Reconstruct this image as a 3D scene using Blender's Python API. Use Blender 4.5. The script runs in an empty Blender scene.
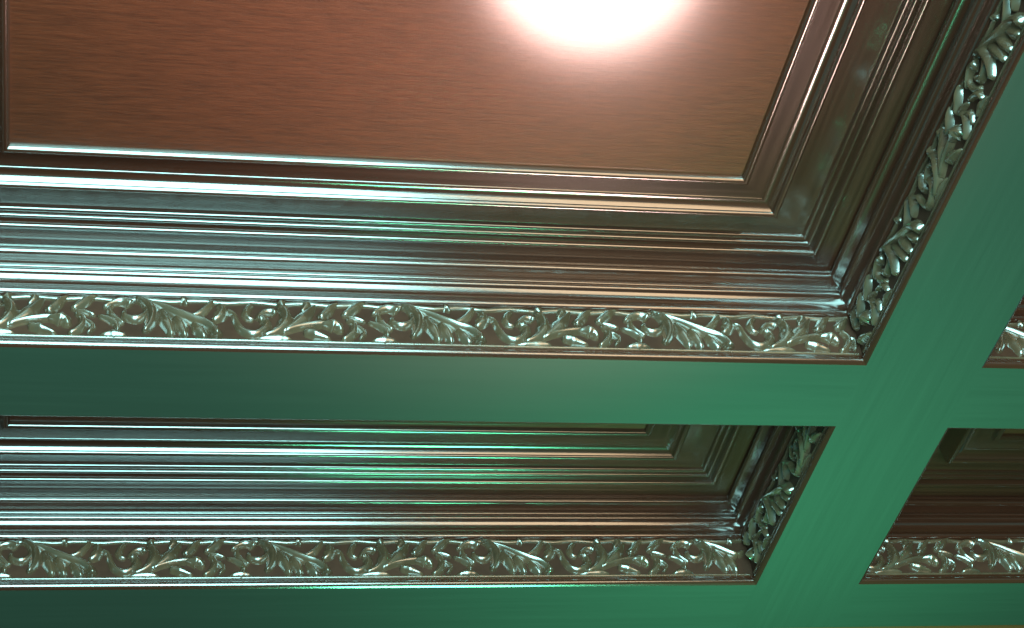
import bpy, bmesh, math
from mathutils import Matrix, Vector

# ------------------------------------------------------------------ camera, world, lights, exposure
SC = bpy.context.scene
COL = SC.collection
H = 2.70                                     # height of the beam soffits above the floor

cam_data = bpy.data.cameras.new('camera')
cam = bpy.data.objects.new('camera', cam_data)
COL.objects.link(cam)
cam_data.sensor_width = 36.0
cam_data.lens = 1912.77 / 1024 * 36.0
cam_data.clip_start = 0.02
RX = Vector((0.97261335, -0.18941343, -0.13470641))
RY = Vector((0.02602361, 0.6646589, -0.74669359))
RZ = Vector((0.23096761, 0.72273861, 0.65138535))
m = Matrix((RX, -RY, -RZ)).transposed().to_4x4()
m.translation = Vector((-0.7513, -1.2869, -1.1060 + H))
cam.matrix_world = m
SC.camera = cam

SC.view_settings.view_transform = 'Standard'
SC.view_settings.look = 'None'
SC.view_settings.gamma = 1.0
SC.view_settings.exposure = 0.15
SC.view_settings.use_curve_mapping = False

world = bpy.data.worlds.new('room_air')
SC.world = world
world.use_nodes = True
bg = world.node_tree.nodes['Background']
bg.inputs['Color'].default_value = (0.03, 0.56, 0.54, 1)
bg.inputs['Strength'].default_value = 0.27


def area_light(name, loc, target, sx, sy, power, color):
    d = bpy.data.lights.new(name, 'AREA')
    d.shape = 'RECTANGLE'
    d.size, d.size_y = sx, sy
    d.energy = power
    d.color = color
    o = bpy.data.objects.new(name, d)
    COL.objects.link(o)
    o.location = loc
    o.rotation_euler = (Vector(target) - Vector(loc)).to_track_quat('-Z', 'Z').to_euler()
    return o


# daylight from the tall window behind the photographer, to the left
area_light('window_daylight', (-0.54, -1.75, H - 1.12), (-0.56, 0, H - 0.5), 0.92, 2.0, 115, (0.46, 1.0, 0.97))
# warm room lamp behind, to the right
area_light('warm_room_light', (0.34, -1.75, H - 0.95), (0.10, 0, H - 0.4), 0.62, 1.2, 12.5, (1.0, 0.68, 0.40))
# unseen green fill light, added below the crossing to brighten the beam soffits
gl = area_light('green_soffit_fill', (-0.05, 0.55, H - 1.50), (0.0, 0.27, H), 0.35, 0.35, 2.3, (0.14, 1.0, 0.52))
gl.data.spread = math.radians(42)
# shaded pendant lamp whose reflection blazes in the panel
lamp = bpy.data.lights.new('pendant_lamp_light', 'SPOT')
lamp.energy = 100
lamp.color = (1.0, 0.66, 0.60)
lamp.shadow_soft_size = 0.17
lamp.spot_size = math.radians(36)
lamp.spot_blend = 0.8
lo = bpy.data.objects.new('pendant_lamp_light', lamp)
COL.objects.link(lo)
lo.location = (0.000, 0.355, H - 0.93)
lo.rotation_euler = (Vector((-0.50, -0.50, H + 0.1)) - lo.location).to_track_quat('-Z', 'Y').to_euler()


# ------------------------------------------------------------------ materials
def mat(name):
    M = bpy.data.materials.new(name)
    M.use_nodes = True
    nt = M.node_tree
    return M, nt, nt.nodes['Principled BSDF']


def N(nt, typ, **kw):
    n = nt.nodes.new(typ)
    for k, v in kw.items():
        if k in n.inputs:
            n.inputs[k].default_value = v
        else:
            setattr(n, k, v)
    return n


def ramp(nt, fac, stops):
    r = nt.nodes.new('ShaderNodeValToRGB')
    el = r.color_ramp.elements
    while len(el) < len(stops):
        el.new(0.5)
    for e, (p, c) in zip(el, stops):
        e.position = p
        e.color = (*c, 1)
    nt.links.new(fac, r.inputs['Fac'])
    return r.outputs['Color']


def wood(name, stops, rough, coord='UV', stretch=(3, 160, 1), bump=0.05, coat=0.0, rvar=0.05, fine=900.0, spec=0.5, fine_w=1.0):
    M, nt, b = mat(name)
    tc = N(nt, 'ShaderNodeTexCoord')
    mp = N(nt, 'ShaderNodeMapping')
    mp.inputs['Scale'].default_value = stretch
    nt.links.new(tc.outputs[coord], mp.inputs['Vector'])
    n1 = N(nt, 'ShaderNodeTexNoise', Scale=1.0, Detail=6.0, Roughness=0.65)
    nt.links.new(mp.outputs['Vector'], n1.inputs['Vector'])
    nt.links.new(ramp(nt, n1.outputs['Fac'], stops), b.inputs['Base Color'])
    mr = N(nt, 'ShaderNodeMapRange')
    mr.inputs['To Min'].default_value = rough - rvar
    mr.inputs['To Max'].default_value = rough + rvar
    nt.links.new(n1.outputs['Fac'], mr.inputs['Value'])
    nt.links.new(mr.outputs['Result'], b.inputs['Roughness'])
    n2 = N(nt, 'ShaderNodeTexNoise', Scale=fine, Detail=2.0)
    nt.links.new(tc.outputs['Object'], n2.inputs['Vector'])
    mx = N(nt, 'ShaderNodeMath', operation='ADD')
    nt.links.new(n1.outputs['Fac'], mx.inputs[0])
    fw = N(nt, 'ShaderNodeMath', operation='MULTIPLY')
    fw.inputs[1].default_value = fine_w
    nt.links.new(n2.outputs['Fac'], fw.inputs[0])
    nt.links.new(fw.outputs[0], mx.inputs[1])
    bp = N(nt, 'ShaderNodeBump', Strength=bump, Distance=0.001)
    nt.links.new(mx.outputs[0], bp.inputs['Height'])
    nt.links.new(bp.outputs['Normal'], b.inputs['Normal'])
    b.inputs['Coat Weight'].default_value = coat
    b.inputs['Coat Roughness'].default_value = 0.13
    b.inputs['Coat IOR'].default_value = 1.7
    b.inputs['Specular IOR Level'].default_value = spec
    return M


MAHOGANY = wood('mahogany_moulding', [(0.25, (0.030, 0.009, 0.005)), (0.75, (0.070, 0.020, 0.011))], 0.19, coat=1.0, spec=0.9)
PANEL = wood('mahogany_panel', [(0.3, (0.056, 0.0135, 0.0068)), (0.7, (0.115, 0.0260, 0.0110))], 0.46,
             coord='Object', stretch=(45, 420, 45), bump=0.75, coat=0.35, spec=0.3, fine=900.0, fine_w=0.15)
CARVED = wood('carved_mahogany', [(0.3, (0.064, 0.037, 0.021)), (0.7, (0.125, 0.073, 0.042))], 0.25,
              coord='Object', stretch=(30, 30, 30), bump=0.05, coat=1.0, spec=0.9)  # lighter than the moulding wood: highlights on the ridges put into the colour
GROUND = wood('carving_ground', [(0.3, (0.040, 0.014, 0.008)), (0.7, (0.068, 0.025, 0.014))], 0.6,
              coord='Object', stretch=(30, 30, 30), bump=0.1, spec=0.3)  # darker than the leaves: shade of the recessed ground put into the colour
BEAM_X = wood('green_cast_beam', [(0.2, (0.029, 0.050, 0.033)), (0.8, (0.036, 0.060, 0.040))], 0.50,
              coord='Object', stretch=(5, 180, 5), bump=0.05, fine=500.0)  # green light cast put into the base colour of both beam woods
BEAM_Y = wood('green_cast_cross_beam', [(0.2, (0.029, 0.050, 0.033)), (0.8, (0.036, 0.060, 0.040))], 0.50,
              coord='Object', stretch=(180, 5, 5), bump=0.05, fine=500.0)
CROWN = wood('red_wood_trim', [(0.3, (0.16, 0.045, 0.018)), (0.7, (0.28, 0.085, 0.03))], 0.35)
PLASTER = wood('wall_paint', [(0.3, (0.06, 0.035, 0.022)), (0.7, (0.08, 0.045, 0.03))], 0.7, coord='Object', stretch=(4, 4, 4))
FLOORING = wood('floor_boards', [(0.3, (0.03, 0.016, 0.01)), (0.7, (0.05, 0.028, 0.016))], 0.5, coord='Object', stretch=(3, 60, 3))


PANEL.node_tree.nodes['Principled BSDF'].inputs['Specular Tint'].default_value = (1.0, 0.78, 0.6, 1)


# ------------------------------------------------------------------ helpers
def link_mesh(name, me, material, parent=None):
    if material is not None and not me.materials:
        me.materials.append(material)
    o = bpy.data.objects.new(name, me)
    COL.objects.link(o)
    if parent:
        o.parent = parent
    return o


def tag(o, label=None, cat=None, group=None, kind=None):
    for k, v in (('label', label), ('category', cat), ('group', group), ('kind', kind)):
        if v:
            o[k] = v
    return o


def smooth(me, angle=38):
    for p in me.polygons:
        p.use_smooth = True
    me.set_sharp_from_angle(angle=math.radians(angle))


def box_mesh(name, x0, x1, y0, y1, z0, z1, bevel=0.0):
    bm = bmesh.new()
    bmesh.ops.create_cube(bm, size=1)
    for v in bm.verts:
        v.co = Vector(((x0 + x1) / 2 + v.co.x * (x1 - x0), (y0 + y1) / 2 + v.co.y * (y1 - y0), (z0 + z1) / 2 + v.co.z * (z1 - z0)))
    if bevel:
        bmesh.ops.bevel(bm, geom=bm.edges[:], offset=bevel, segments=2, profile=0.5, affect='EDGES')
    me = bpy.data.meshes.new(name)
    bm.to_mesh(me)
    bm.free()
    return me


def profile(spec):
    """spec: points ('L',o,h) straight or ('B',o,h,s) bulging arc with sagitta ratio s (negative = hollow)."""
    pts = [spec[0][1:3]]
    for it in spec[1:]:
        a = pts[-1]
        b = it[1:3]
        if it[0] == 'L':
            pts.append(b)
            continue
        s = it[3]
        dx, dy = b[0] - a[0], b[1] - a[1]
        n = 9
        for i in range(1, n + 1):
            t = i / n
            # circular arc of sagitta s*chord
            k = 4 * s * t * (1 - t) if abs(s) < 0.3 else s * math.sin(math.pi * t) ** 0.75
            pts.append((a[0] + dx * t + dy * k, a[1] + dy * t - dx * k))
    return pts


def run_mesh(name, pts, L, back, cut=(None, None)):
    """mitred moulding run: local x along the run, -y into the coffer, z up; length L at o = 0."""
    bm = bmesh.new()
    uv = bm.loops.layers.uv.new('UVMap')
    full = list(pts) + list(back)
    rows = []
    for (o, h) in full:
        e0, e1 = [max(o, 0) if c is None else c for c in cut]
        rows.append((bm.verts.new((-L / 2 + e0, -o, h)), bm.verts.new((L / 2 - e1, -o, h))))
    acc = [0.0]
    for i in range(1, len(full)):
        acc.append(acc[-1] + math.dist(full[i - 1], full[i]))
    n = len(full)
    for i in range(n):
        j = (i + 1) % n
        try:
            f = bm.faces.new((rows[i][0], rows[i][1], rows[j][1], rows[j][0]))
        except ValueError:
            continue
        va, vb = acc[i], acc[i] + math.dist(full[i], full[j])
        for l, u in zip(f.loops, ((rows[i][0].co.x, va), (rows[i][1].co.x, va), (rows[j][1].co.x, vb), (rows[j][0].co.x, vb))):
            l[uv].uv = u
    for side in (0, 1):
        bm.faces.new([r[side] for r in rows])
    bmesh.ops.recalc_face_normals(bm, faces=bm.faces[:])
    bmesh.ops.triangulate(bm, faces=[f for f in bm.faces if len(f.verts) > 4])
    me = bpy.data.meshes.new(name)
    bm.to_mesh(me)
    bm.free()
    smooth(me)
    return me


# ------------------------------------------------------------------ moulding profile (o into the coffer, h above the soffit)
LIP = profile([('L', 0.0, 0.0), ('B', 0.0012, 0.0088, 0.42), ('L', 0.0012, 0.0112)])
FR0, FR1 = 0.0112, 0.0592
FRIEZE_GROUND = [(0.0006, FR0), (0.0006, FR1)]
STEPPED = profile([
    ('L', 0.0006, 0.0592), ('L', 0.0030, 0.0598), ('B', 0.0026, 0.0680, 0.42),   # bead over the frieze
    ('L', 0.0020, 0.0692), ('B', 0.0040, 0.0805, -0.12),                            # hollow
    ('L', 0.0044, 0.0812), ('B', 0.0048, 0.0892, 0.50),                             # round bead
    ('L', 0.0046, 0.0902), ('B', 0.0048, 0.0938, 0.40), ('L', 0.0044, 0.0944),
    ('L', 0.0046, 0.0975), ('L', 0.0066, 0.0985),
    ('L', 0.0086, 0.0995), ('B', 0.0112, 0.1095, 0.45),                             # corner bead
    ('L', 0.0116, 0.1112), ('L', 0.0318, 0.1120), ('L', 0.0320, 0.1104),
    ('B', 0.0386, 0.1140, 0.42), ('L', 0.0388, 0.1172), ('L', 0.0396, 0.1168),
    ('B', 0.0452, 0.1182, 0.40), ('L', 0.0456, 0.1196), ('B', 0.0516, 0.1196, 0.38)])
FRAME = profile([
    ('L', 0.0516, 0.1196), ('L', 0.0520, 0.1212), ('L', 0.0960, 0.1212), ('L', 0.0974, 0.0972), ('L', 0.0980, 0.0958),
    ('B', 0.1046, 0.0956, 0.42), ('L', 0.1050, 0.0972), ('L', 0.1056, 0.0956),
    ('B', 0.1172, 0.1008, -0.16), ('L', 0.1176, 0.1012), ('L', 0.1376, 0.1012),
    ('L', 0.1380, 0.0968), ('B', 0.1460, 0.0972, 0.42), ('L', 0.1462, 0.1002)])
PANEL_H = 0.0998
TOP = 0.150

# ------------------------------------------------------------------ carved leaf scroll, one repeat
ZX = 7967.0
PERIOD = 0.2395
STROKES = [
    ([(20, 235), (80, 262), (112, 325), (165, 390), (245, 412), (310, 378), (322, 330), (290, 300), (262, 308)], (12, 22, 24), 1.0),
    ([(385, 262), (350, 242), (300, 248), (265, 280), (262, 308)], (22, 18, 14), 1.0),
    ([(215, 185), (180, 215), (170, 260), (190, 295), (235, 305)], (12, 20, 10), 0.9),
    ([(385, 195), (440, 235), (462, 300), (440, 360), (380, 405), (300, 430)], (16, 34, 12), 1.1),
    ([(430, 400), (500, 360), (570, 300), (620, 235), (665, 185)], (14, 36, 10), 0.9),
    ([(440, 395), (560, 355), (690, 335), (800, 335), (880, 345)], (16, 20, 8), 1.1),
    ([(690, 295), (740, 250), (780, 200), (830, 165)], (22, 24, 8), 1.0),
    ([(860, 275), (920, 230), (975, 185), (1030, 165)], (18, 24, 8), 1.0),
    ([(590, 395), (650, 405), (710, 425), (800, 458)], (18, 26, 8), 1.1),
    ([(700, 345), (770, 340), (830, 355), (870, 405)], (8, 36, 14), 1.2),
    ([(890, 285), (945, 330), (955, 385), (920, 430), (870, 455)], (12, 22, 14), 1.0),
    ([(590, 150), (592, 195), (560, 240)], (28, 22, 6), 0.8),
    ([(400, 145), (418, 190), (440, 225)], (34, 24, 8), 0.8),
    ([(880, 275), (960, 290), (1042, 318)], (8, 16, 10), 0.9),
    ([(1042, 312), (1130, 340), (1185, 375), (1205, 430)], (10, 20, 12), 0.9),
    ([(950, 345), (1000, 365), (1030, 400), (1000, 450)], (14, 16, 8), 0.9),
    ([(1075, 260), (1125, 225), (1180, 205), (1235, 212), (1275, 238)], (12, 22, 28), 1.0),
    ([(1135, 225), (1122, 265), (1150, 315), (1200, 350), (1240, 378)], (12, 18, 12), 0.9),
    ([(1225, 275), (1235, 315), (1285, 338), (1345, 330), (1380, 290), (1388, 250)], (12, 22, 12), 1.0),
    ([(1280, 185), (1345, 205), (1400, 250), (1425, 310), (1415, 380), (1380, 440)], (14, 34, 14), 1.1),
    ([(1080, 462), (1180, 446), (1280, 466)], (10, 26, 10), 0.8),
    ([(1310, 205), (1400, 225), (1500, 258), (1600, 300), (1700, 338), (1800, 372), (1870, 420), (1900, 475)], (12, 26, 26), 1.3),
    ([(1465, 265), (1510, 325), (1550, 390), (1585, 470)], (14, 32, 16), 0.9),
    ([(1575, 310), (1630, 380), (1680, 478)], (14, 30, 16), 0.9),
    ([(1700, 350), (1760, 415), (1820, 485)], (10, 28, 16), 0.9),
    ([(1630, 315), (1700, 310), (1760, 285), (1805, 235), (1830, 195)], (8, 20, 14), 0.9),
    ([(1840, 345), (1885, 320), (1905, 270), (1880, 215)], (14, 30, 16), 0.9),
    ([(1600, 168), (1630, 195), (1655, 232)], (28, 20, 8), 0.8),
    ([(250, 445), (420, 432), (520, 450)], (8, 22, 8), 0.7),
]


def zuv(zx, zy):
    v = (455 + 0.0175 * zx - zy) / 6395.0
    return zx / ZX + 0.13 * v, FR0 + 0.0010 + min(max(v, 0.0), 0.0462)


def catmull(pts, n):
    P = [Vector(p) for p in pts]
    P = [2 * P[0] - P[1]] + P + [2 * P[-1] - P[-2]]
    out = []
    for i in range(1, len(P) - 2):
        a, b, c, d = P[i - 1:i + 3]
        for k in range(n):
            t = k / n
            out.append(0.5 * ((2 * b) + (c - a) * t + (2 * a - 5 * b + 4 * c - d) * t * t + (3 * b - a - 3 * c + d) * t ** 3))
    out.append(P[-2])
    return out


def stroke(bm, pts, widths, hk, u0):
    c = catmull([zuv(*p) for p in pts], 5)
    n = len(c)
    rows = []
    for i, p in enumerate(c):
        t = i / (n - 1)
        w = widths[0] + (widths[1] - widths[0]) * t * 2 if t < 0.5 else widths[1] + (widths[2] - widths[1]) * (t * 2 - 1)
        w = 1.95 * w / ZX
        endk = min(1.0, math.sqrt(max(0.0, 1 - (1 - min(t, 1 - t) * (n - 1) / 1.6) ** 2)) if min(t, 1 - t) * (n - 1) < 1.6 else 1.0)
        w *= max(endk, 0.12)
        d = (c[min(i + 1, n - 1)] - c[max(i - 1, 0)])
        d.normalize()
        nrm = Vector((-d.y, d.x))
        hgt = (0.0032 + 0.66 * w) * hk * max(endk, 0.25)
        row = []
        for q in (-1.0, -0.8, -0.5, -0.12, 0.12, 0.5, 0.8, 1.0):
            e = p + nrm * (w * q)
            r = hgt * (1 - abs(q) ** 1.35) ** 0.9
            row.append(bm.verts.new((u0 + e.x, -(0.0004 + r), min(max(e.y, FR0 + 0.0003), FR1 - 0.0003))))
        rows.append(row)
    for i in range(n - 1):
        for k in range(7):
            bm.faces.new((rows[i][k], rows[i][k + 1], rows[i + 1][k + 1], rows[i + 1][k]))
    bm.faces.new(rows[0][::-1])
    bm.faces.new(rows[-1])


def scroll_mesh(lo, hi):
    """one repeat of the scroll, keeping what fits between lo and hi (m from the repeat's start)"""
    bm = bmesh.new()
    cnt = 0
    for pts, w, hk in STROKES:
        pts = [p for p in pts if lo < zuv(*p)[0] < hi] if lo > -1 or hi < 1 else pts
        if len(pts) < 3:
            continue
        stroke(bm, pts, w, hk, 0.0)
        cnt += 1
    if not cnt:
        bm.free()
        return None
    # rolled upper edge with drooping lobes
    edge = []
    a, b = max(lo, 0.0), min(hi, PERIOD)
    k = max(3, int((b - a) / 0.010))
    for i in range(k + 1):
        u = a + (b - a) * i / k
        edge.append((u, FR1 - 0.0022 - 0.0011 * math.sin(u / PERIOD * 2 * math.pi * 5 + 0.6)))
    for edge_pts, w0 in ((edge, 0.0026), ([(u, FR0 + 0.0016) for u, _ in edge], 0.0016)):
        rows = []
        for (u, v) in edge_pts:
            rows.append([bm.verts.new((u, -(0.0004 + w0 * 1.3 * (1 - q * q) ** 0.6), v + w0 * q)) for q in (-1, -0.7, -0.3, 0.3, 0.7, 1)])
        for i in range(len(rows) - 1):
            for j in range(5):
                bm.faces.new((rows[i][j], rows[i][j + 1], rows[i + 1][j + 1], rows[i + 1][j]))
    bmesh.ops.recalc_face_normals(bm, faces=bm.faces[:])
    for f in bm.faces:
        if f.normal.y > 0.3:
            f.normal_flip()
    me = bpy.data.meshes.new('leaf_scroll')
    bm.to_mesh(me)
    bm.free()
    smooth(me, 60)
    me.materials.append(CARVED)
    return me


FULL_SCROLL = scroll_mesh(-1, 1)


def add_scrolls(parent, L, phase):
    """phase = local x where one repeat starts"""
    m0 = 0.005
    u = phase
    while u > -L / 2:
        u -= PERIOD
    while u < L / 2:
        lo, hi = -L / 2 + m0 - u, L / 2 - m0 - u
        me = FULL_SCROLL if lo <= 0 and hi >= PERIOD else scroll_mesh(lo, hi)
        if me is not None:
            o = link_mesh('leaf_scroll', me, None, parent)
            o.location = (u, 0, 0)
        u += PERIOD


# ------------------------------------------------------------------ coffers
MESH = {}


def run(kind, pts, L, back, cut=(None, None)):
    key = (kind, round(L, 4), cut)
    if key not in MESH:
        MESH[key] = run_mesh(kind, pts, L, back, cut)
    return MESH[key]


def coffer(name, x0, x1, y0, y1, label, group, phases):
    root = bpy.data.objects.new(name, None)
    COL.objects.link(root)
    root.location = ((x0 + x1) / 2, (y0 + y1) / 2, H)
    root.empty_display_size = 0.1
    tag(root, label, 'ceiling coffer', group)
    wx, wy = x1 - x0, y1 - y0
    narrow = wy < 0.4
    sides = [(0, wx, (0, wy / 2)), (-90, wy, (wx / 2, 0)), (180, wx, (0, -wy / 2)), (90, wy, (-wx / 2, 0))]
    for (deg, L, off), ph in zip(sides, phases):
        a = math.radians(deg)

        def place(o):
            o.location = (off[0], off[1], 0)
            o.rotation_euler = (0, 0, a)
            return o
        place(link_mesh('lip_bead', run('lip_bead', LIP, L, [(0.0, FR0)]), MAHOGANY, root))
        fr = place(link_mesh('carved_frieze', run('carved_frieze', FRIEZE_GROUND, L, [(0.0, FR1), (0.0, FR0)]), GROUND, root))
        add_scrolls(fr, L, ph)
        place(link_mesh('stepped_molding', run('stepped_molding', STEPPED, L, [(0.0516, 0.125), (0.0, 0.125), (0.0, FR1)]), MAHOGANY, root))
        if narrow and deg == 180:
            continue
        cut = {-90: (None, 0.0517), 90: (0.0517, None)}.get(deg, (None, None)) if narrow else (None, None)
        place(link_mesh('panel_frame', run('panel_frame', FRAME, L, [(0.1462, 0.125), (0.0516, 0.125)], cut), MAHOGANY, root))
    p = 0.1440
    pn = 0.0500 if narrow else p
    pm = box_mesh('panel', -wx / 2 + p, wx / 2 - p, -wy / 2 + pn, wy / 2 - p, PANEL_H, 0.118)
    link_mesh('panel', pm, PANEL, root)
    return root


W = 0.94
BW = 0.12            # cross beam width
BY = 0.0931          # long beam width
Y1 = BY
Y2 = 0.3726
Y3 = Y2 + 0.0870
UP = (-0.1335 + W / 2, -0.30, 0.1, 0.2)
LOW = (-0.2300 + W / 2, 0.01, 0.1, 0.01)
coffer('ceiling_coffer', -W, 0, -W, 0, 'large mahogany coffer with a wide glossy panel catching a white lamp glare', 'coffers of the ceiling', UP)
coffer('ceiling_coffer', -W, 0, Y1, Y2, 'narrow coffer below the wide green beam, streaked with bright pale highlights at its left', 'coffers of the ceiling', LOW)
coffer('ceiling_coffer', BW, BW + W, -W, 0, 'coffer cut off by the right picture edge, only its carved corner showing', 'coffers of the ceiling', UP)
coffer('ceiling_coffer', BW, BW + W, Y1, Y2, 'dark shaded coffer right of the cross beam with dim glints on its carved leaves', 'coffers of the ceiling', LOW)


# ------------------------------------------------------------------ beams
def beam(name, x0, x1, y0, y1, label, m_):
    me = box_mesh(name, x0, x1, y0, y1, H, H + TOP)
    o = link_mesh(name, me, m_)
    return tag(o, label, 'ceiling beam', 'green ceiling beams', 'thing')


beam('ceiling_beam', 0, BW, -W - BY, Y3, 'slanting green cross beam between the left and right coffers', BEAM_Y)
beam('ceiling_beam', -W, 0, 0, Y1, 'green flat beam under the carved frieze of the large glossy coffer', BEAM_X)
beam('ceiling_beam', BW, BW + W + BW, 0, Y1, 'short stretch of green beam right of the cross beam, between the two right coffers', BEAM_X)
beam('ceiling_beam', -W, 0, Y2, Y3, 'green flat beam along the bottom edge below the narrow streaked coffer', BEAM_X)
beam('ceiling_beam', BW, BW + W + BW, Y2, Y3, 'green beam along the bottom below the dark shaded right coffer', BEAM_X)

# ------------------------------------------------------------------ room shell
YW = 2.9
s = link_mesh('ceiling', box_mesh('ceiling', -3.2, 3.2, -5.2, YW, H + TOP, H + TOP + 0.05), PLASTER)
tag(s, kind='structure')
s = link_mesh('wall_far', box_mesh('wall_far', -3.2, 3.2, YW, YW + 0.08, 0, H + TOP), PLASTER)
tag(s, kind='structure')
s = link_mesh('floor', box_mesh('floor', -3.2, 3.2, -5.2, YW + 0.08, -0.06, 0), FLOORING)
tag(s, kind='structure')
me = box_mesh('trim_1', -3.2, 3.2, Y3, YW, H + 0.006, H + TOP)
s = link_mesh('trim_1', me, CROWN)
tag(s, 'red wood boarding of the ceiling past the last green beam', kind='structure')
# the cross beam and boarding that close the coffers beyond the left, right and near edges
for k, (x0, x1, y0, y1, mm) in enumerate(((-W - BW, -W, -W - BY, Y3, BEAM_Y), (-3.2, -W - BW, -5.2, Y3, CROWN), (BW + W, 3.2, -W - BY, -0.0001, CROWN),
                                          (-W, 0, -W - BY, -W, BEAM_X), (BW, BW + W, -W - BY, -W, BEAM_X))):
    o = link_mesh('trim_%d' % (k + 2), box_mesh('trim', x0, x1, y0, y1, H + (0.006 if mm is CROWN else 0), H + TOP), mm)
    tag(o, kind='structure')
